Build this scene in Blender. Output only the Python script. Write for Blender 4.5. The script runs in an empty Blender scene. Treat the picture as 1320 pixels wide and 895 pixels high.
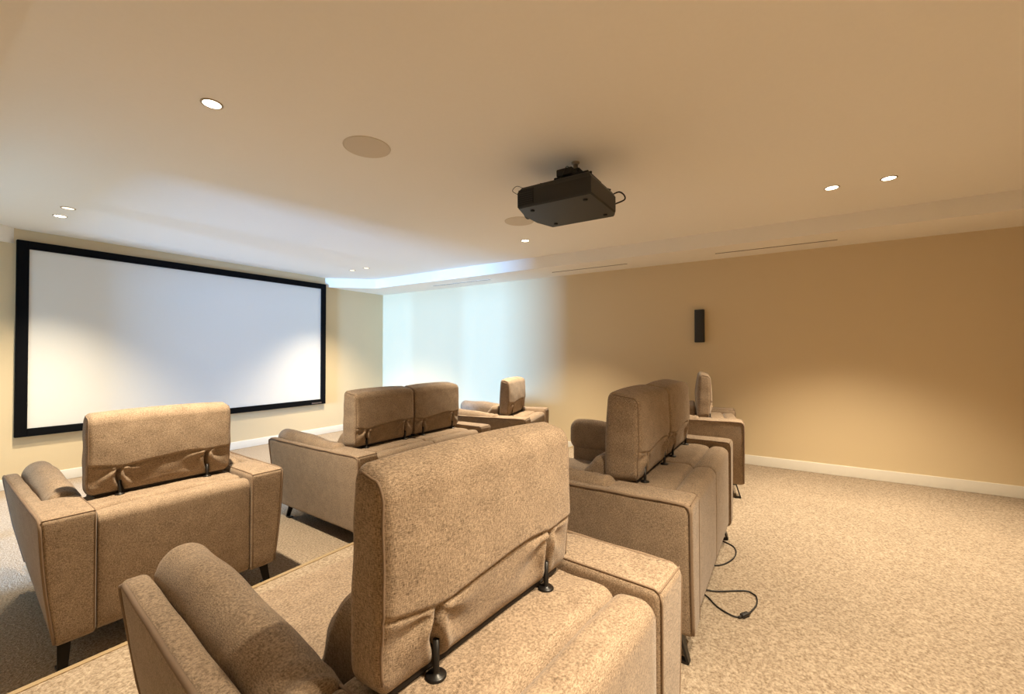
import bpy, bmesh, math, random
import numpy as np
from mathutils import Vector, Matrix
random.seed(4)
C = bpy.context.scene.collection
scene = bpy.context.scene

# ------------------------------------------------------------------ camera, world, daylight, exposure
FPX, PW = 546.6, 1320.0
YAW, PITCH = math.atan(844 / FPX), math.atan(6.5 / FPX)
CAM = Vector((0, 0, 1.62))
fwd = Vector((math.sin(YAW) * math.cos(PITCH), math.cos(YAW) * math.cos(PITCH), math.sin(PITCH)))
rgt = Vector((math.cos(YAW), -math.sin(YAW), 0))
upv = rgt.cross(fwd)
cd = bpy.data.cameras.new('camera')
cd.sensor_width = 36.0
cd.lens = 36.0 * FPX / PW
cd.clip_start = 0.02
cam = bpy.data.objects.new('camera', cd)
C.objects.link(cam)
cam.matrix_world = Matrix(((rgt.x, upv.x, -fwd.x, CAM.x), (rgt.y, upv.y, -fwd.y, CAM.y),
                           (rgt.z, upv.z, -fwd.z, CAM.z), (0, 0, 0, 1)))
scene.camera = cam

world = bpy.data.worlds.new('world')
scene.world = world
world.use_nodes = True
bg = world.node_tree.nodes['Background']
bg.inputs[0].default_value = (0.42, 0.75, 1.0, 1)
bg.inputs[1].default_value = 1.0

vs = scene.view_settings
vs.view_transform = 'Standard'
vs.look = 'None'
vs.gamma = 1.0
vs.use_curve_mapping = False
vs.exposure = 0.66

# room dimensions (metres; front floor z = 0, platform z = 0.12)
XL, XR, YB, YS = -0.44, 6.50, -2.40, 7.712
ZC, ZS, ZP, YP = 3.095, 2.915, 0.12, 2.875
XM = 3.03
LAMP_W = 330.0
WARM = (1.0, 0.84, 0.61)

# daylight entering through the glazed opening in the left wall near the screen
ld = bpy.data.lights.new('daylight', 'AREA')
ld.shape = 'RECTANGLE'
ld.size, ld.size_y = 1.5, 2.4
ld.energy = 2900.0
ld.color = (0.26, 0.54, 1.0)
lo = bpy.data.objects.new('daylight', ld)
C.objects.link(lo)
lo.location = (-8.0, 5.5, 1.4)
lo.rotation_euler = (math.radians(90), 0, math.radians(-90))

# ------------------------------------------------------------------ materials
def new_mat(name):
    m = bpy.data.materials.new(name)
    m.use_nodes = True
    nt = m.node_tree
    return m, nt, nt.nodes['Principled BSDF']

def N(nt, kind, **kw):
    n = nt.nodes.new(kind)
    for k, v in kw.items():
        if k in n.inputs:
            n.inputs[k].default_value = v
        else:
            setattr(n, k, v)
    return n

def simple(name, col, rough=0.6, metal=0.0, spec=0.5, var=0.06, scale=30, bump=0.0):
    m, nt, b = new_mat(name)
    L = nt.links.new
    tc = N(nt, 'ShaderNodeTexCoord')
    no = N(nt, 'ShaderNodeTexNoise', Scale=scale, Detail=4.0)
    L(tc.outputs['Object'], no.inputs['Vector'])
    r = N(nt, 'ShaderNodeMixRGB')
    r.inputs[1].default_value = (*[c * (1 - var) for c in col], 1)
    r.inputs[2].default_value = (*[min(1, c * (1 + var)) for c in col], 1)
    L(no.outputs[0], r.inputs[0])
    L(r.outputs[0], b.inputs['Base Color'])
    b.inputs['Roughness'].default_value = rough
    b.inputs['Metallic'].default_value = metal
    b.inputs['Specular IOR Level'].default_value = spec
    if bump:
        bp = N(nt, 'ShaderNodeBump', Strength=bump, Distance=0.002)
        L(no.outputs[0], bp.inputs['Height'])
        L(bp.outputs[0], b.inputs['Normal'])
    return m

def fabric(name, dark, light):
    m, nt, b = new_mat(name)
    L = nt.links.new
    tc = N(nt, 'ShaderNodeTexCoord')
    outs = []
    for sc in ((560, 560, 110), (130, 130, 560)):
        mp = N(nt, 'ShaderNodeMapping')
        mp.inputs['Scale'].default_value = sc
        L(tc.outputs['Object'], mp.inputs[0])
        no = N(nt, 'ShaderNodeTexNoise', Scale=1.0, Detail=2.0, Roughness=0.6)
        L(mp.outputs[0], no.inputs['Vector'])
        outs.append(no.outputs[0])
    mx = N(nt, 'ShaderNodeMath', operation='ADD')
    L(outs[0], mx.inputs[0]); L(outs[1], mx.inputs[1])
    big = N(nt, 'ShaderNodeTexNoise', Scale=14.0, Detail=3.0)
    L(tc.outputs['Object'], big.inputs['Vector'])
    ad = N(nt, 'ShaderNodeMath', operation='MULTIPLY_ADD')
    ad.inputs[1].default_value = 0.25
    L(big.outputs[0], ad.inputs[0]); L(mx.outputs[0], ad.inputs[2])
    rp = N(nt, 'ShaderNodeValToRGB')
    rp.color_ramp.elements[0].position = 0.40
    rp.color_ramp.elements[0].color = (*dark, 1)
    rp.color_ramp.elements[1].position = 0.74
    rp.color_ramp.elements[1].color = (*light, 1)
    hf = N(nt, 'ShaderNodeMath', operation='MULTIPLY')
    hf.inputs[1].default_value = 0.5
    L(ad.outputs[0], hf.inputs[0])
    L(hf.outputs[0], rp.inputs[0])
    L(rp.outputs[0], b.inputs['Base Color'])
    b.inputs['Roughness'].default_value = 0.85
    b.inputs['Specular IOR Level'].default_value = 0.25
    b.inputs['Sheen Weight'].default_value = 0.15
    b.inputs['Sheen Roughness'].default_value = 0.5
    bp = N(nt, 'ShaderNodeBump', Strength=0.35, Distance=0.002)
    L(mx.outputs[0], bp.inputs['Height'])
    L(bp.outputs[0], b.inputs['Normal'])
    return m

def carpet_mat():
    m, nt, b = new_mat('carpet')
    L = nt.links.new
    tc = N(nt, 'ShaderNodeTexCoord')
    n1 = N(nt, 'ShaderNodeTexNoise', Scale=70.0, Detail=5.0, Roughness=0.7)
    n2 = N(nt, 'ShaderNodeTexVoronoi', Scale=120.0)
    n3 = N(nt, 'ShaderNodeTexNoise', Scale=1.6, Detail=3.0)
    for n in (n1, n2, n3):
        L(tc.outputs['Object'], n.inputs['Vector'])
    rp = N(nt, 'ShaderNodeValToRGB')
    rp.color_ramp.elements[0].position = 0.30
    rp.color_ramp.elements[0].color = (0.185, 0.128, 0.082, 1)
    rp.color_ramp.elements[1].position = 0.66
    rp.color_ramp.elements[1].color = (0.57, 0.465, 0.35, 1)
    L(n1.outputs[0], rp.inputs[0])
    mx = N(nt, 'ShaderNodeMixRGB', blend_type='MULTIPLY')
    mx.inputs[0].default_value = 0.22
    L(rp.outputs[0], mx.inputs[1]); L(n3.outputs[0], mx.inputs[2])
    L(mx.outputs[0], b.inputs['Base Color'])
    b.inputs['Roughness'].default_value = 0.95
    b.inputs['Specular IOR Level'].default_value = 0.1
    sm = N(nt, 'ShaderNodeMath', operation='ADD')
    L(n1.outputs[0], sm.inputs[0]); L(n2.outputs[0], sm.inputs[1])
    bp = N(nt, 'ShaderNodeBump', Strength=0.6, Distance=0.006)
    L(sm.outputs[0], bp.inputs['Height'])
    L(bp.outputs[0], b.inputs['Normal'])
    return m

def emit(name, col, strength):
    m, nt, b = new_mat(name)
    b.inputs['Base Color'].default_value = (*col, 1)
    b.inputs['Emission Color'].default_value = (*col, 1)
    b.inputs['Emission Strength'].default_value = strength
    return m

M = dict(
    wall=simple('wall_paper', (0.70, 0.57, 0.37), 0.75, var=0.05, scale=220, bump=0.12, spec=0.3),
    ceil=simple('ceiling_paint', (0.90, 0.86, 0.79), 0.85, var=0.015, scale=40, spec=0.2),
    base=simple('white_skirting', (0.82, 0.79, 0.72), 0.4, var=0.02),
    carpet=carpet_mat(),
    nosing=simple('brass_nosing', (0.42, 0.31, 0.18), 0.45, metal=0.2, var=0.08),
    fab=fabric('taupe_fabric', (0.092, 0.058, 0.033), (0.475, 0.355, 0.248)),
    pipe=simple('taupe_piping', (0.20, 0.135, 0.088), 0.8, var=0.15, scale=300),
    dark=simple('dark_cloth', (0.02, 0.015, 0.012), 0.9),
    metal=simple('black_metal', (0.012, 0.010, 0.009), 0.4, metal=0.3),
    frame=simple('black_velvet', (0.004, 0.004, 0.005), 0.9, spec=0.1),
    screen=simple('screen_white', (0.76, 0.75, 0.72), 0.55, var=0.01, spec=0.4),
    plate=simple('badge_grey', (0.10, 0.07, 0.06), 0.5),
    proj=simple('projector_shell', (0.014, 0.0125, 0.009), 0.5, var=0.1),
    vent=simple('vent_dark', (0.012, 0.011, 0.010), 0.8),
    steel=simple('grey_steel', (0.22, 0.19, 0.15), 0.4, metal=0.6),
    cable=simple('black_rubber', (0.012, 0.010, 0.009), 0.5),
    grille=simple('speaker_mesh_beige', (0.66, 0.58, 0.46), 0.8, var=0.08, scale=500, bump=0.3),
    spk=simple('speaker_black', (0.010, 0.008, 0.008), 0.6),
    cone=simple('speaker_cone', (0.02, 0.02, 0.02), 0.5),
    rim=simple('lamp_rim', (0.40, 0.33, 0.24), 0.5),
    slot=simple('slot_dark', (0.10, 0.07, 0.04), 0.8),
    lamp_on=emit('lamp_lens', (1.0, 0.88, 0.66), 9.0),
    lamp_dim=emit('lamp_lens_dim', (1.0, 0.88, 0.66), 0.9),
    lamp_off=simple('lamp_lens_off', (0.55, 0.52, 0.46), 0.4),
    alu=simple('window_frame_paint', (0.7, 0.7, 0.68), 0.4),
)

# ------------------------------------------------------------------ mesh helpers
class MB:
    """collects vertices and faces of one mesh object"""
    def __init__(self):
        self.v, self.f, self.smooth = [], [], []
    def add(self, v, f, smooth=True):
        o = len(self.v)
        self.v.extend(v)
        for q in f:
            self.f.append([i + o for i in q]); self.smooth.append(smooth)
        return self
    def box(self, x0, x1, y0, y1, z0, z1):
        v = [(x, y, z) for z in (z0, z1) for y in (y0, y1) for x in (x0, x1)]
        return self.add(v, [(0, 2, 3, 1), (4, 5, 7, 6), (0, 1, 5, 4), (2, 6, 7, 3), (0, 4, 6, 2), (1, 3, 7, 5)], False)
    def prism(self, pts, z0, z1):
        n = len(pts)
        v = [(x, y, z0) for x, y in pts] + [(x, y, z1) for x, y in pts]
        f = [tuple(range(n - 1, -1, -1)), tuple(range(n, 2 * n))]
        f += [(i, (i + 1) % n, n + (i + 1) % n, n + i) for i in range(n)]
        return self.add(v, f, False)
    def rbox(self, lo, hi, r, n=(6, 6, 6), k=3, fn=None):
        """box with rounded edges; r = radius or (rx, ry, rz); n = cells along each axis; fn(P, Nrm) moves points"""
        lo, hi = np.array(lo, float), np.array(hi, float)
        r = np.array([r] * 3 if np.isscalar(r) else r, float)
        r = np.minimum(r, (hi - lo) * 0.499)
        cs = []
        for a in range(3):
            t = [math.tan(math.radians(45) * i / k) for i in range(1, k + 1)]
            c = [lo[a] + r[a] * (1 - q) for q in reversed(t)] + list(np.linspace(lo[a] + r[a], hi[a] - r[a], n[a] + 1)) + [hi[a] - r[a] * (1 - q) for q in t]
            cs.append(c)
        idx, P = {}, []
        def vid(i, j, l):
            key = (i, j, l)
            if key not in idx:
                idx[key] = len(P); P.append((cs[0][i], cs[1][j], cs[2][l]))
            return idx[key]
        F = []
        m = [len(c) - 1 for c in cs]
        for i in range(m[0]):
            for j in range(m[1]):
                F.append((vid(i, j, 0), vid(i, j + 1, 0), vid(i + 1, j + 1, 0), vid(i + 1, j, 0)))
                F.append((vid(i, j, m[2]), vid(i + 1, j, m[2]), vid(i + 1, j + 1, m[2]), vid(i, j + 1, m[2])))
        for i in range(m[0]):
            for l in range(m[2]):
                F.append((vid(i, 0, l), vid(i + 1, 0, l), vid(i + 1, 0, l + 1), vid(i, 0, l + 1)))
                F.append((vid(i, m[1], l), vid(i, m[1], l + 1), vid(i + 1, m[1], l + 1), vid(i + 1, m[1], l)))
        for j in range(m[1]):
            for l in range(m[2]):
                F.append((vid(0, j, l), vid(0, j, l + 1), vid(0, j + 1, l + 1), vid(0, j + 1, l)))
                F.append((vid(m[0], j, l), vid(m[0], j + 1, l), vid(m[0], j + 1, l + 1), vid(m[0], j, l + 1)))
        P = np.array(P)
        inner = np.clip(P, lo + r, hi - r)
        d = (P - inner) / r
        nr = d / np.maximum(np.linalg.norm(d, axis=1, keepdims=True), 1e-9)
        P = inner + nr * r
        nn = nr / r
        nn /= np.maximum(np.linalg.norm(nn, axis=1, keepdims=True), 1e-9)
        if fn is not None:
            P = fn(P, nn)
        return self.add([tuple(p) for p in P], F)
    def tube(self, pts, r, n=8, closed=False):
        pts = [Vector(p) for p in pts]
        m = len(pts)
        v, f = [], []
        prev = None
        for i, p in enumerate(pts):
            a = pts[i - 1] if (i > 0 or closed) else p
            b = pts[(i + 1) % m] if (i < m - 1 or closed) else p
            t = (b - a).normalized()
            if prev is None:
                u = t.orthogonal().normalized()
            else:
                u = (prev - t * prev.dot(t))
                u = u.normalized() if u.length > 1e-6 else t.orthogonal().normalized()
            prev = u
            w = t.cross(u)
            for q in range(n):
                an = 2 * math.pi * q / n
                v.append(tuple(p + (u * math.cos(an) + w * math.sin(an)) * r))
        for i in range(m if closed else m - 1):
            for q in range(n):
                f.append((i * n + q, i * n + (q + 1) % n, ((i + 1) % m) * n + (q + 1) % n, ((i + 1) % m) * n + q))
        if not closed:
            f.append(tuple(range(n - 1, -1, -1))); f.append(tuple(range((m - 1) * n, m * n)))
        return self.add(v, f)
    def lathe(self, prof, c, n=28, smooth=True):
        v, f = [], []
        m = len(prof)
        for i in range(n):
            a = 2 * math.pi * i / n
            for rr, z in prof:
                v.append((c[0] + rr * math.cos(a), c[1] + rr * math.sin(a), c[2] + z))
        for i in range(n):
            for j in range(m - 1):
                f.append((i * m + j, ((i + 1) % n) * m + j, ((i + 1) % n) * m + j + 1, i * m + j + 1))
        return self.add(v, f, smooth)
    def build(self, name, mat, parent=None):
        me = bpy.data.meshes.new(name)
        me.from_pydata(self.v, [], self.f)
        me.polygons.foreach_set('use_smooth', self.smooth)
        me.materials.append(M[mat])
        bm = bmesh.new(); bm.from_mesh(me)
        bmesh.ops.remove_doubles(bm, verts=bm.verts, dist=1e-6)
        bmesh.ops.recalc_face_normals(bm, faces=bm.faces)
        bm.to_mesh(me); bm.free()
        o = bpy.data.objects.new(name, me)
        C.objects.link(o)
        o.parent = parent
        return o

def tag(o, label, cat, group=None):
    o['label'] = label; o['category'] = cat
    if group: o['group'] = group
    return o

def struct(o):
    o['kind'] = 'structure'; return o

def empty(name, loc, rz=0.0):
    o = bpy.data.objects.new(name, None)
    o.empty_display_size = 0.1
    C.objects.link(o); o.location = loc; o.rotation_euler = (0, 0, rz)
    return o

def copy_tree(o, parent=None):
    c = o.copy(); C.objects.link(c); c.parent = parent
    for ch in list(o.children):
        copy_tree(ch, c)
    return c

def smooth_path(pts, sub=6):
    pts = [Vector(p) for p in pts]
    out = []
    for i in range(len(pts) - 1):
        p0 = pts[max(i - 1, 0)]; p1 = pts[i]; p2 = pts[i + 1]; p3 = pts[min(i + 2, len(pts) - 1)]
        for s in range(sub):
            t = s / sub
            out.append(0.5 * ((2 * p1) + (p2 - p0) * t + (2 * p0 - 5 * p1 + 4 * p2 - p3) * t * t + (3 * p1 - p0 - 3 * p2 + p3) * t ** 3))
    out.append(pts[-1])
    return out

# ------------------------------------------------------------------ the room
T = 0.15
struct(MB().box(XL, XR, YP, YS, -0.1, 0.0).build('floor', 'carpet'))
struct(MB().box(XL, XR, YB, YP - 0.032, -0.1, ZP).build('floor_platform', 'carpet'))
nb = MB()
nb.box(XL, XR, YP - 0.032, YP, -0.1, ZP + 0.004)
struct(nb.build('trim_1', 'nosing'))
struct(MB().box(XL - T, XR + T, YB - T, YS + T, ZC, ZC + T).build('ceiling', 'ceil'))
struct(MB().box(XR, XR + T, YB - T, YS + T, -0.1, ZC).build('wall_right', 'wall'))
struct(MB().box(XL - T, XR, YS, YS + T, -0.1, ZC).build('wall_front', 'wall'))
struct(MB().box(XL - T, XR, YB - T, YB, -0.1, ZC).build('wall_back', 'wall'))
# left wall with the tall opening that lets the daylight in
WY0, WY1, WZ1 = 4.55, 7.05, 2.62
wl = MB()
wl.box(XL - T, XL, YB, WY0, -0.1, ZC)
wl.box(XL - T, XL, WY1, YS, -0.1, ZC)
wl.box(XL - T, XL, WY0, WY1, WZ1, ZC)
struct(wl.build('wall_left', 'wall'))
wf = MB()
MU = 5.74
for y in (WY0, MU, WY1 - 0.05):
    wf.box(XL - 0.10, XL - 0.04, y, y + (0.11 if y == MU else 0.05), 0.0, WZ1)
wf.box(XL - 0.10, XL - 0.04, WY0, WY1, WZ1 - 0.05, WZ1)
wf.box(XL - 0.10, XL - 0.04, WY0, WY1, -0.02, 0.03)
struct(wf.build('window_1', 'alu'))

def soffit(name, mirror):
    s = (lambda x: 2 * XM - x) if mirror else (lambda x: x)
    pts = [(5.72, YB), (XR if not mirror else 2 * XM - XL, YB), (XR if not mirror else 2 * XM - XL, YS), (5.06, YS), (5.72, 7.02)]
    pts = [(s(x), y) for x, y in pts]
    return struct(MB().prism(pts, ZS, ZC).build(name, 'ceil'))
soffit('ceiling_soffit', False)
soffit('ceiling_soffit', True)

def skirting(name, a, b, z0, nrm):
    m = MB()
    d = 0.014
    ax, ay = a; bx, by = b
    x0, x1 = sorted((ax, bx)); y0, y1 = sorted((ay, by))
    if nrm == 'x-': x0 -= d
    if nrm == 'x+': x1 += d
    if nrm == 'y-': y0 -= d
    if nrm == 'y+': y1 += d
    m.rbox((x0, y0, z0), (x1, y1, z0 + 0.125), 0.004, (1, 1, 1), 2)
    return struct(m.build(name, 'base'))
skirting('baseboard_right', (XR, YB), (XR, YP - 0.03), ZP, 'x-')
skirting('baseboard_right', (XR, YP), (XR, YS - 0.02), 0.0, 'x-')
skirting('baseboard_front', (XL, YS), (XR, YS), 0.0, 'y-')
skirting('baseboard_left', (XL, YB), (XL, YP - 0.03), ZP, 'x+')
skirting('baseboard_back', (XL + 0.02, YB), (XR - 0.02, YB), ZP, 'y+')

# ------------------------------------------------------------------ projection screen
scr = empty('projection_screen', (XM, YS, 0.6))
tag(scr, 'large white projection screen with wide black frame on the front wall', 'screen')
ow, iw, oz0, oz1, iz0, iz1 = 2.012, 1.912, 0.003, 2.36, 0.098, 2.262
m = MB()
m.box(-iw - 0.01, iw + 0.01, -0.035, -0.02, iz0 - 0.01, iz1 + 0.01)
m.build('screen_surface', 'screen', scr)
for a in ((-ow, -iw, oz0, oz1), (iw, ow, oz0, oz1)):
    MB().rbox((a[0], -0.06, a[2]), (a[1], -0.002, a[3]), 0.006, (1, 1, 1), 2).build('frame_bar', 'frame', scr)
for a in ((-iw, iw, oz0, iz0), (-iw, iw, iz1, oz1)):
    fb = MB().rbox((a[0], -0.06, a[2]), (a[1], -0.002, a[3]), 0.006, (1, 1, 1), 2).build('frame_bar', 'frame', scr)
MB().rbox((1.72, -0.064, 0.018), (1.92, -0.058, 0.045), 0.002, (1, 1, 1), 2).build('badge', 'plate', scr)

# ------------------------------------------------------------------ recliners
HR = dict(y0=0.285, y1=0.435, zb=0.795, zt=1.250, seam=0.955)
def headrest_mesh(hw, pin, deep=0.0):
    y0, y1, zb, zt, seam = HR['y0'], HR['y1'], HR['zb'], HR['zt'], HR['seam']
    y1 += deep * 1.45
    zt += deep * 0.3
    def fn(P, n):
        x, y, z = P[:, 0].copy(), P[:, 1].copy(), P[:, 2].copy()
        t = np.clip((z - zb) / (zt - zb), 0, 1)
        u = np.clip(np.abs(x) / hw, 0, 1)
        s = np.clip((y - y0) / (y1 - y0), 0, 1)
        rear = np.clip(-n[:, 1], 0, 1)
        front = np.clip(n[:, 1], 0, 1)
        disp = 0.016 * (1 - u ** 4) * np.sin(np.pi * np.clip(t * 0.9 + 0.1, 0, 1)) * rear       # stuffing
        zs = seam - 0.012 * (1 - np.clip(np.abs(np.abs(x) - pin) / 0.12, 0, 1)) + 0.010 * np.sin(x * 9)
        g = np.exp(-((z - zs) / 0.0055) ** 2)
        below = 1 / (1 + np.exp((z - zs) / 0.004))
        disp -= rear * (0.008 * g + below * (0.010 + 0.012 * np.clip((zs - z) / 0.11, 0, 1)))
        for sg in (-1, 1):
            du = x - sg * pin + 0.012 * np.sin((zs - z) * 30)
            dz = np.clip((zs - z) / 0.11, 0, 1)
            slit = np.exp(-(du / 0.0085) ** 2) * below * np.clip(dz * 6, 0, 1)
            disp -= rear * 0.040 * slit
            lip = np.exp(-((np.abs(du) - 0.026) / 0.014) ** 2) * below
            disp += rear * 0.012 * lip * (1 - 0.5 * dz)
            rad = np.sqrt(du ** 2 + (zs - z) ** 2) + 1e-6
            ang = np.arctan2(zs - z, du)
            disp += rear * below * 0.0065 * np.sin(ang * 7 + sg) * np.exp(-((rad - 0.075) / 0.06) ** 2)
        disp += rear * 0.0025 * np.sin(x * 23 + 1.3) * np.sin(z * 31) * (0.4 + below)
        y = y - disp
        disp_f = 0.03 * (1 - u ** 4) * np.sin(np.pi * np.clip(t, 0, 1))
        y = y + front * disp_f
        # top: leaning shape, higher at the front, sides pulled in a little
        z = z + 0.030 * (s - 0.5) * np.clip((t - 0.6) / 0.4, 0, 1) * 1.0
        z = z + 0.012 * (1 - u ** 2.5) * np.clip((t - 0.7) / 0.3, 0, 1)
        z = z - 0.030 * s * np.clip((0.3 - t) / 0.3, 0, 1)
        y = y - 0.022 * np.clip(s, 0, 1) * t + 0.012 * (1 - s) * t
        x = x * (1 - 0.025 * np.clip((0.2 - t) / 0.2, 0, 1)) + np.sign(x) * 0.0015 * np.sin(z * 40) * np.abs(n[:, 0])
        return np.stack([x, y, z], 1)
    pipes = []
    for s in (-1, 1):                       # welts along the rear upright edges and over the top
        c = math.cos(math.radians(45))
        x = s * (hw - 0.030 * (1 - c))
        P = [(x, y0 + 0.042 * (1 - c), zb + 0.03 + (zt - zb - 0.075) * i / 24) for i in range(25)]
        Nn = [(s * 0.81, -0.58, 0)] * 25
        for i in range(1, 7):
            a = math.radians(15 * i)
            P.append((x, y0 + 0.042 - 0.042 * c * math.cos(a) + 0.0, zt - 0.045 + 0.045 * (0.7 + 0.3 * math.sin(a)) * math.sin(a) - 0.010 * math.sin(a)))
            Nn.append((s * 0.6, -0.5 * math.cos(a), 0.6 * math.sin(a)))
        for i in range(1, 5):
            P.append((x, y0 + 0.042 + (y1 - y0 - 0.084) * i / 4, zt - 0.012)); Nn.append((s * 0.7, 0, 0.7))
        Q = fn(np.array(P), np.array(Nn))
        pipes.append(MB().tube([tuple(q) for q in Q], 0.0034, 6))
    return MB().rbox((-hw, y0, zb), (hw, y1, zt), (0.030, 0.042, 0.045), (int(hw * 2 / 0.0065), 8, 72), 5, fn), pipes

def build_sofa(name, width, seats, loc, rz):
    root = empty(name, loc, rz)
    hw = width / 2
    AW = 0.215 if seats == 1 else 0.20                      # arm width
    xi = hw - AW                    # inner face of the arms
    D = 1.34
    ZA, ZB = 0.79, 0.14
    def taper(P, n):                # arms lean in towards the floor
        P = P.copy()
        w = np.clip((np.abs(P[:, 0]) - xi) / AW, 0, 1)
        P[:, 0] -= np.sign(P[:, 0]) * w * (0.06 + 0.055 * np.clip(P[:, 1] / D, 0, 1)) * np.clip((ZA - P[:, 2]) / (ZA - ZB), 0, 1)
        P[:, 0] += np.sign(P[:, 0]) * w * 0.010 * np.sin(np.pi * np.clip((P[:, 2] - ZB) / (ZA - ZB), 0, 1))
        return P
    def sx(s, a, b): return (a, b) if s > 0 else (-b, -a)
    for s in (-1, 1):
        m = MB()
        a, b = sx(s, hw - 0.072, hw)
        def flap(P, n):
            P = taper(P, n)
            P[:, 2] += 0.010 * np.clip((P[:, 1] - 0.7) / 0.6, 0, 1) * (P[:, 2] > 0.6) + 0.002 * np.sin(P[:, 1] * 22) * (P[:, 2] > 0.75)
            P[:, 1] += 0.03 * np.clip((ZA - P[:, 2]) / 0.65, 0, 1) * (P[:, 1] > D * 0.7)
            return P
        m.rbox((a, 0.004, ZB), (b, D, ZA), (0.022, 0.03, 0.022), (2, 22, 12), 3, flap)
        ap = m.build('arm_panel', 'fab', root)
        # welt along the outer edge of the panel: up the rear, along the top, down the front
        def on(y, z):
            q = taper(np.array([[s * (hw - 0.004), y, z]]), None)[0]
            return (q[0], y, z)
        path = [on(0.004, ZB + 0.02 + (ZA - ZB - 0.06) * i / 14) for i in range(15)]
        path += [on(0.012, ZA - 0.018), on(0.03, ZA - 0.006)]
        path += [on(0.06 + (D - 0.12) * i / 16, ZA - 0.004 + 0.010 * max(0, (i / 16 * D - 0.7) / 0.6) + 0.0015 * math.sin(i * 1.7)) for i in range(17)]
        path += [on(D - 0.012, ZA - 0.012), on(D - 0.002, ZA - 0.05), on(D + 0.012, 0.45), on(D + 0.025, ZB + 0.03)]
        MB().tube(path, 0.0075, 8).build('piping', 'pipe', ap)
        # arm core: rear block flush with the panel, low bed in front for the pad
        m = MB()
        a, b = sx(s, xi + 0.002, hw - 0.0015)
        m.rbox((a, -0.004, ZB), (b, 0.43, ZA + 0.004), (0.020, 0.034, 0.030), (8, 8, 12), 4, taper)
        a, b = sx(s, xi + 0.004, hw - 0.068)
        m.rbox((a, 0.40, ZB), (b, D - 0.01, 0.63), 0.025, (4, 10, 6), 2, taper)
        ar = m.build('arm', 'fab', root)
        xs = [xi + 0.012, hw - 0.06]
        MB().tube([(s * xs[0], 0.42 - 0.40 * i / 10, ZA + 0.001) for i in range(11)] + [(s * xs[0], 0.006, ZA - 0.006), (s * xs[0], -0.001, ZA - 0.03)] +
                  [(s * xs[0], -0.003, ZA - 0.04 - 0.58 * i / 6) for i in range(7)], 0.0035, 6).build('seam', 'pipe', ar)
        MB().tube([(s * (xi + 0.01 + (AW - 0.02) * i / 8), 0.0045, ZA - 0.004) for i in range(9)], 0.0028, 6).build('seam', 'pipe', ar)
        # arm pad, plump at the front and dying into the arm at the rear
        pa, pb = sx(s, xi - 0.02, hw - 0.078)
        def padfn(P, n):
            P = P.copy()
            k = np.clip((P[:, 1] - 0.36) / 0.75, 0, 1)
            k = k * k * (3 - 2 * k)
            top = 0.815 + 0.050 * k
            z0 = 0.58
            f = np.clip((P[:, 2] - z0) / (0.84 - z0), 0, 1.2)
            P[:, 2] = z0 + f * (top - z0)
            P[:, 2] += 0.004 * np.sin(P[:, 1] * 17 + P[:, 0] * 9) * (n[:, 2] > 0.2)
            w = np.clip((0.62 - P[:, 1]) / 0.22, 0, 1)
            P[:, 2] += 0.006 * w * np.sin(P[:, 1] * 85 + 25 * P[:, 0]) * (n[:, 2] > 0.1)
            return P
        m = MB().rbox((pa, 0.385, 0.58), (pb, D + 0.03, 0.84), (0.075, 0.085, 0.085), (5, 40, 5), 5, padfn)
        m.build('arm_pad', 'fab', root)
    # base and feet
    MB().rbox((-xi - 0.05, 0.03, ZB), (xi + 0.05, D - 0.08, 0.36), 0.02, (1, 1, 1), 2).build('base', 'dark', root)
    for s in (-1, 1):
        for yy, dy in ((0.075, -0.045), (D - 0.10, 0.055)):
            m = MB()
            x0 = s * (hw - (0.105 if yy < 0.5 else 0.185))
            w0, w1, th = 0.027, 0.019, 0.006
            def bar(p, q, wa, wb):
                p, q = Vector(p), Vector(q)
                d = (q - p).normalized()
                side = Vector((1, 0, 0))
                nn = d.cross(side).normalized()
                v = [tuple(p + side * wa * i + nn * th * j) for i, j in ((-1, -1), (1, -1), (1, 1), (-1, 1))] + \
                    [tuple(q + side * wb * i + nn * th * j) for i, j in ((-1, -1), (1, -1), (1, 1), (-1, 1))]
                m.add(v, [(3, 2, 1, 0), (4, 5, 6, 7), (0, 1, 5, 4), (1, 2, 6, 5), (2, 3, 7, 6), (3, 0, 4, 7)], False)
            sg = 1 if dy > 0 else -1
            bar((x0, yy, ZB + 0.01), (x0 + s * 0.012, yy + dy, 0.004), w0, w1)
            bar((x0, yy + sg * 0.01, ZB - 0.004), (x0, yy - sg * 0.10, ZB - 0.004), w0, w0)
            bar((x0 + s * 0.012, yy + dy, 0.006), (x0 + s * 0.012, yy + dy - sg * 0.06, 0.006), w1, w1)
            m.build('leg', 'metal', root)
    # each seat: rear panel, shelf cushion, backrest, seat cushion, headrest on two pins
    sw = 2 * xi / seats
    for i in range(seats):
        xc = -xi + sw * (i + 0.5)
        h = sw / 2 + (0.004 if seats == 1 else 0.0)
        def puff(P, n):
            P = P.copy()
            u = np.clip(np.abs(P[:, 0] - xc) / h, 0, 1)
            P[:, 2] += 0.010 * (1 - u ** 4) * np.clip(n[:, 2], 0, 1) + 0.0025 * np.sin(P[:, 0] * 16 + P[:, 1] * 40) * np.clip(n[:, 2], 0, 1)
            P[:, 1] -= 0.008 * (1 - u ** 4) * np.clip(-n[:, 1], 0, 1) * np.sin(np.pi * np.clip((P[:, 2] - 0.14) / 0.62, 0, 1))
            return P
        MB().rbox((xc - h, 0.010, ZB), (xc + h, 0.150, 0.755), (0.010, 0.050, 0.045), (20, 3, 14), 4, puff).build('rear_panel', 'fab', root)
        MB().rbox((xc - h, 0.140, 0.42), (xc + h, 0.475, 0.758), (0.018, 0.040, 0.036), (20, 10, 4), 4, puff).build('shelf_cushion', 'fab', root)
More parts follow.
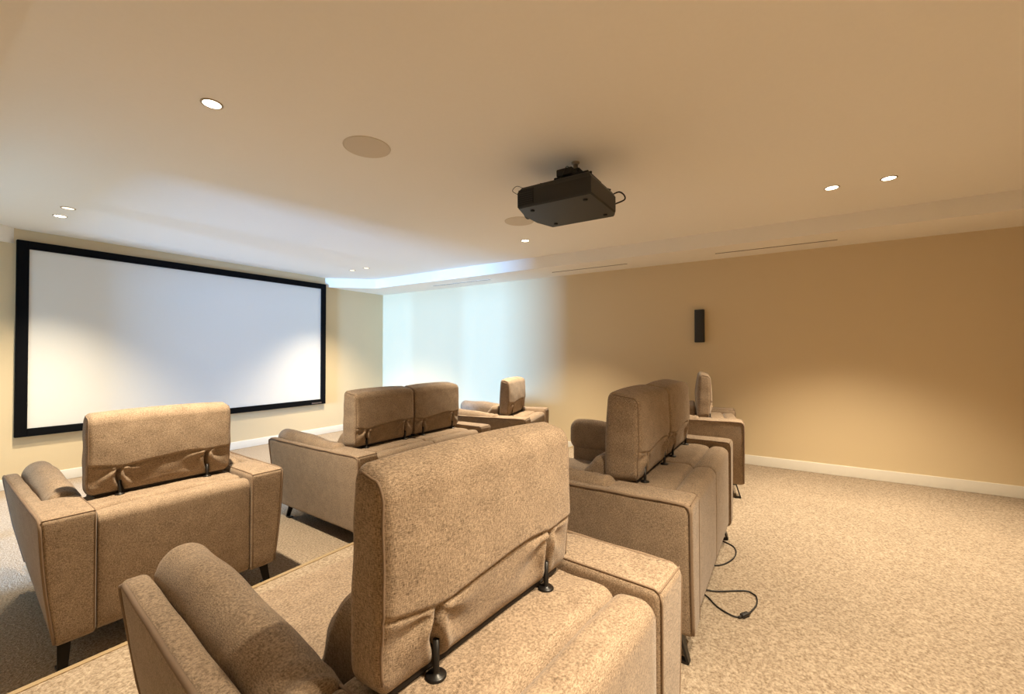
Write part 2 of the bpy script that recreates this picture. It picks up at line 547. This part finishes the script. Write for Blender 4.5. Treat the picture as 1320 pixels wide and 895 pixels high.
        def backfn(P, n):
            P = P.copy()
            k = np.clip((P[:, 2] - 0.46) / 0.46, 0, 1)
            P[:, 1] -= 0.17 * k ** 1.6 * np.clip((P[:, 1] - 0.45) / 0.25, 0, 1)
            P[:, 1] += 0.012 * np.sin(P[:, 2] * 42) * np.clip(n[:, 1], 0, 1)
            return P
        hb = min(h, 0.325) - 0.012
        MB().rbox((xc - hb, 0.45, 0.42), (xc + hb, 0.74, 0.90), (0.05, 0.06, 0.05), (10, 5, 16), 4, backfn).build('backrest', 'fab', root)
        MB().rbox((xc - h, 0.55, 0.30), (xc + h, 1.50, 0.50), (0.03, 0.05, 0.05), (10, 14, 3), 4, puff).build('seat', 'fab', root)
        MB().rbox((xc - h, 1.22, 0.15), (xc + h, 1.36, 0.31), (0.02, 0.03, 0.03), (6, 2, 3), 2).build('footrest', 'fab', root)
        hh = (0.372 if seats == 1 else sw / 2 - 0.002)
        pin = 0.225
        hr, pipes = headrest_mesh(hh, pin, 0.0 if seats == 1 else 0.045)
        hr.v = [(x + xc, y, z) for x, y, z in hr.v]
        ho = hr.build('headrest', 'fab', root)
        for hp in pipes:
            hp.v = [(x + xc, y, z) for x, y, z in hp.v]
            hp.build('piping', 'pipe', ho)
        MB().rbox((xc - hh + 0.04, 0.325, 0.768), (xc + hh - 0.04, 0.40, 0.83), 0.01, (1, 1, 1), 2).build('underside', 'dark', ho)
        for s in (-1, 1):
            c = (xc + s * pin, 0.300, 0.762)
            m = MB()
            m.lathe([(0.0, 0.002), (0.022, 0.002), (0.024, 0.006), (0.024, 0.010), (0.021, 0.013), (0.009, 0.015), (0.0075, 0.02), (0.0075, 0.09), (0.0, 0.09)], c, 20)
            m.build('pin', 'metal', root)
    return root

def place(o, x, y, z, rz):
    o.location = (x, y, z); o.rotation_euler = (0, 0, math.radians(rz)); return o

WA, WS = 1.18, 1.79
chair = build_sofa('recliner_armchair', WA, 1, (0, 0, 0), 0)
sofa = build_sofa('recliner_sofa', WS, 2, (0, 0, 0), 0)
GR = 'taupe recliners in two rows facing the screen'
place(chair, 0.915, 0.350, ZP, -5)
tag(chair, 'nearest and largest taupe fabric armchair in the foreground, seen from behind', 'armchair', GR)
c2 = place(copy_tree(chair), 1.078, 3.05, 0.0, -2)
tag(c2, 'taupe fabric armchair at far left in front of the step, below the screen', 'armchair', GR)
c3 = place(copy_tree(chair), 5.05, 2.845, 0.0, 14)
tag(c3, 'most distant small taupe armchair past the two-seat sofa near the bluish wall', 'armchair', GR)
c4 = place(copy_tree(chair), 5.441, 0.463, ZP, 10)
tag(c4, 'taupe armchair at the far right nearest the baseboard, beyond the two-seat sofa', 'armchair', GR)
place(sofa, 3.045, 2.84, 0.0, 0)
tag(sofa, 'taupe two-seat sofa in the front row, its left arm side fully visible', 'sofa', GR)
s2 = place(copy_tree(sofa), 2.995, 0.375, ZP, 0)
tag(s2, 'taupe two-seat sofa in the rear row with cords lying behind it', 'sofa', GR)

# ------------------------------------------------------------------ projector
pj = empty('projector', (3.04, 1.13, ZC))
tag(pj, 'black projector hanging from a ceiling bracket above the sofas', 'projector')
zb, zt = 2.72 - ZC, 2.888 - ZC
body = MB()
pts = [(-0.29, 0.0), (0.20, -0.005), (0.29, 0.035), (0.29, 0.60), (0.10, 0.655), (-0.10, 0.655), (-0.29, 0.60)]
def ring(sc, z, dy=0.0):
    return [(x * sc, 0.3 + (y - 0.3) * sc + dy, z) for x, y in pts]
rings = [ring(0.975, zb), ring(1.0, zb + 0.012), ring(1.0, zt - 0.045), ring(0.93, zt - 0.008), ring(0.90, zt)]
n = len(pts)
v = [p for r_ in rings for p in r_]
f = [tuple(range(n - 1, -1, -1)), tuple(range(4 * n, 5 * n))]
for k in range(4):
    f += [(k * n + i, k * n + (i + 1) % n, (k + 1) * n + (i + 1) % n, (k + 1) * n + i) for i in range(n)]
body.add(v, f, False)
po = body.build('body', 'proj', pj)
vt = MB().box(-0.294, -0.285, 0.46, 0.59, zb + 0.022, zt - 0.03)
vo = vt.build('air_vent', 'vent', po)
for i in range(6):
    MB().box(-0.2965, -0.292, 0.465, 0.585, zb + 0.03 + i * 0.016, zb + 0.034 + i * 0.016).build('slat', 'proj', po)
MB().lathe([(0.0, 0.0), (0.07, 0.0), (0.07, 0.05), (0.055, 0.055), (0.045, 0.03), (0.0, 0.036)], (0, 0, 0), 24).build('lens', 'vent', pj)
le = pj.children[-1]; le.rotation_euler = (math.radians(-90), 0, 0); le.location = (0.0, 0.64, (zb + zt) / 2)
for sx_ in (-0.2, 0.2):
    for yy in (0.08, 0.52):
        MB().lathe([(0, -0.008), (0.016, -0.008), (0.018, 0.002), (0.0, 0.002)], (sx_, yy, zb), 12).build('foot', 'vent', po)
br = MB()
br.rbox((-0.15, 0.08, zt + 0.050), (0.12, 0.36, zt + 0.066), 0.004, (1, 1, 1), 2)
br.rbox((-0.17, 0.20, zt + 0.060), (0.07, 0.33, zt + 0.115), 0.008, (1, 1, 1), 2)
br.rbox((-0.05, 0.14, zt + 0.060), (0.11, 0.27, zt + 0.095), 0.006, (1, 1, 1), 2)
br.rbox((-0.06, 0.19, zt + 0.10), (0.04, 0.29, zt + 0.145), 0.008, (1, 1, 1), 2)
for x, y in ((-0.135, 0.095), (0.105, 0.095), (-0.135, 0.345), (0.105, 0.345)):
    br.tube([(x, y, zt - 0.005), (x, y, zt + 0.058)], 0.010, 8)
for d in ((-0.22, 0.03), (0.18, 0.03), (-0.22, 0.44), (0.18, 0.44)):
    br.tube([(-0.015, 0.22, zt + 0.058), (d[0], d[1], zt + 0.010)], 0.011, 6)
br.build('mount_bracket', 'vent', pj)
po_ = MB().lathe([(0.0, zt + 0.13), (0.019, zt + 0.13), (0.019, -0.02), (0.0, -0.02)], (-0.015, 0.24, 0), 20)
po_.build('mount_pole', 'steel', pj)
MB().lathe([(0.0, 0.0), (0.032, 0.0), (0.032, -0.008), (0.020, -0.014), (0.0, -0.014)], (-0.015, 0.24, 0), 24).build('ceiling_plate', 'rim', pj)
MB().tube(smooth_path([(-0.20, 0.30, zt - 0.005), (-0.185, 0.27, zt + 0.06), (-0.16, 0.24, zt + 0.125), (-0.12, 0.20, zt + 0.05), (-0.10, 0.18, zt)]), 0.0028, 6).build('cable', 'cable', pj)
MB().tube(smooth_path([(-0.06, 0.18, zt + 0.04), (-0.05, 0.19, zt + 0.09), (-0.03, 0.21, zt + 0.10), (-0.015, 0.24, zt + 0.10)]), 0.0025, 6).build('cable', 'cable', pj)
MB().tube(smooth_path([(0.20, 0.02, zt - 0.02), (0.24, -0.02, zt + 0.005), (0.285, -0.045, zt - 0.01), (0.295, -0.045, zt - 0.045), (0.265, 0.02, zt - 0.075)]), 0.006, 8).build('cable', 'cable', pj)
MB().tube(smooth_path([(-0.26, 0.56, zt - 0.01), (-0.30, 0.60, zt + 0.005), (-0.315, 0.63, zt - 0.03), (-0.28, 0.60, zt - 0.055)]), 0.0022, 6).build('cable', 'cable', pj)

# ------------------------------------------------------------------ ceiling downlights
def downlight(x, y, state, label, k=1.0, lens=None):
    root = empty('downlight', (x, y, ZC))
    tag(root, label, 'downlight', 'recessed ceiling downlights')
    MB().lathe([(0.046, 0.0005), (0.046, -0.004), (0.052, -0.006), (0.058, -0.003), (0.058, 0.0005)], (0, 0, 0), 32).build('trim_ring', 'rim', root)
    MB().lathe([(0.0, -0.003), (0.046, -0.003)], (0, 0, 0), 32).build('lens', lens or state, root)
    if state != 'lamp_off':
        sd = bpy.data.lights.new('downlight_beam', 'SPOT')
        sd.energy = LAMP_W * k * (1.0 if state == 'lamp_on' else 0.45)
        sd.color = WARM
        sd.spot_size = math.radians(98)
        sd.spot_blend = 1.0
        sd.shadow_soft_size = 0.035
        so = bpy.data.objects.new('downlight_beam', sd)
        C.objects.link(so); so.parent = root; so.location = (0, 0, -0.02)
    return root
DL = [(1.13, 2.855, 'lamp_on', 'glowing round downlight alone on the ceiling at upper left', 1.3),
      (4.738, -0.350, 'lamp_on', 'lit downlight at right of the ceiling, left one of the close pair', 0.85),
      (4.738, -0.737, 'lamp_on', 'lit downlight at right of the ceiling, right one of the close pair', 0.85),
      (4.788, 2.893, 'lamp_on', 'single small lit downlight just below the projector', 1.5),
      (1.18, 6.60, 'lamp_on', 'brighter downlight of the pair above the left end of the screen'),
      (1.16, 6.17, 'lamp_dim', 'dimmer downlight of the pair above the left end of the screen'),
      (4.84, 6.18, 'lamp_dim', 'dim downlight above the right end of the screen, right of its pair'),
      (4.84, 6.57, 'lamp_on', 'faint downlight above the right end of the screen, nearest the wall', 1.0, 'lamp_dim'),
      (1.13, -0.350, 'lamp_on', 'lit downlight over the foreground armchair, front of its pair', 0.9),
      (1.13, -0.737, 'lamp_on', 'lit downlight over the foreground armchair, rear of its pair', 0.9)]
for d in DL:
    downlight(*d)

# ------------------------------------------------------------------ ceiling speakers, wall speaker, air slots
for x, y, lab in ((1.98, 2.525, 'large round speaker grille in the ceiling left of the projector'),
                  (4.04, 2.52, 'round speaker grille in the ceiling partly behind the projector')):
    r = empty('ceiling_speaker', (x, y, ZC))
    tag(r, lab, 'speaker', 'round ceiling speakers')
    MB().lathe([(0.0, -0.004), (0.155, -0.004)], (0, 0, 0), 48).build('grille', 'grille', r)
    MB().lathe([(0.155, 0.0005), (0.155, -0.005), (0.163, -0.004), (0.165, 0.0005)], (0, 0, 0), 48).build('rim', 'grille', r)

ws = empty('wall_speaker', (XR, 1.029, 1.757))
tag(ws, 'slim black rectangular loudspeaker mounted on the beige right wall', 'speaker')
MB().rbox((-0.075, -0.062, 0.0), (0.0, 0.062, 0.461), 0.006, (1, 1, 1), 2).build('cabinet', 'spk', ws)
MB().rbox((-0.083, -0.057, 0.008), (-0.072, 0.057, 0.453), 0.005, (1, 1, 1), 2).build('grille', 'cone', ws)

for y0, y1, lab in ((4.42, 5.81, 'long ceiling air slot in the bluish lit part of the soffit'),
                    (1.95, 3.19, 'long ceiling air slot in the middle of the soffit'),
                    (-0.50, 0.78, 'long ceiling air slot at right, above the wall speaker side')):
    r = empty('air_slot', (6.12, y0, ZS))
    tag(r, lab, 'air vent', 'linear air slots along the soffit')
    Ln = y1 - y0
    MB().box(-0.018, 0.018, 0.0, Ln, -0.002, 0.001).build('slot', 'slot', r)
    for a in ((-0.026, -0.018), (0.018, 0.026)):
        MB().box(a[0], a[1], -0.006, Ln + 0.006, -0.0025, 0.001).build('flange', 'ceil', r)
    for a in ((-0.006, 0.0), (Ln, Ln + 0.006)):
        MB().box(-0.018, 0.018, a[0], a[1], -0.0025, 0.001).build('end_cap', 'ceil', r)

# ------------------------------------------------------------------ cords on the platform behind the rear sofa
def cord(pts, label, plug=None):
    r = empty('power_cord', (pts[0][0], pts[0][1], ZP))
    tag(r, label, 'cord', 'black cords behind the rear sofa')
    o = Vector((pts[0][0], pts[0][1], 0))
    MB().tube(smooth_path([Vector((x, y, z)) - o for x, y, z in pts], 8), 0.0045, 8).build('cable', 'cable', r)
    if plug:
        a, ang = plug
        pm = MB().rbox((-0.028, -0.013, -0.010), (0.028, 0.013, 0.012), 0.006, (2, 1, 1), 2)
        pm.tube([(0.026, 0, 0), (0.05, 0, 0)], 0.0065, 8).tube([(-0.026, 0, 0), (-0.045, 0, 0)], 0.0065, 8)
        p = pm.build('connector', 'cable', r)
        p.location = Vector((a[0], a[1], 0.011)) - o
        p.rotation_euler = (0, 0, ang)
    return r
e = 0.006
cord([(2.93, 0.52, e), (2.92, 0.40, e), (3.03, 0.235, e), (3.02, 0.18, e), (2.987, 0.162, e), (2.90, 0.16, e), (2.80, 0.185, e), (2.735, 0.215, e), (2.71, 0.262, e), (2.755, 0.349, e), (2.85, 0.43, e), (2.90, 0.55, e)],
     'black looped cord with an inline connector on the carpet', ((2.745, 0.208), math.radians(148)))
cord([(3.78, 0.56, e), (3.72, 0.41, e), (3.66, 0.345, e), (3.55, 0.325, e), (3.42, 0.345, e), (3.29, 0.415, e), (3.24, 0.56, e)],
     'short curved black cord peeking out near the far sofa leg')
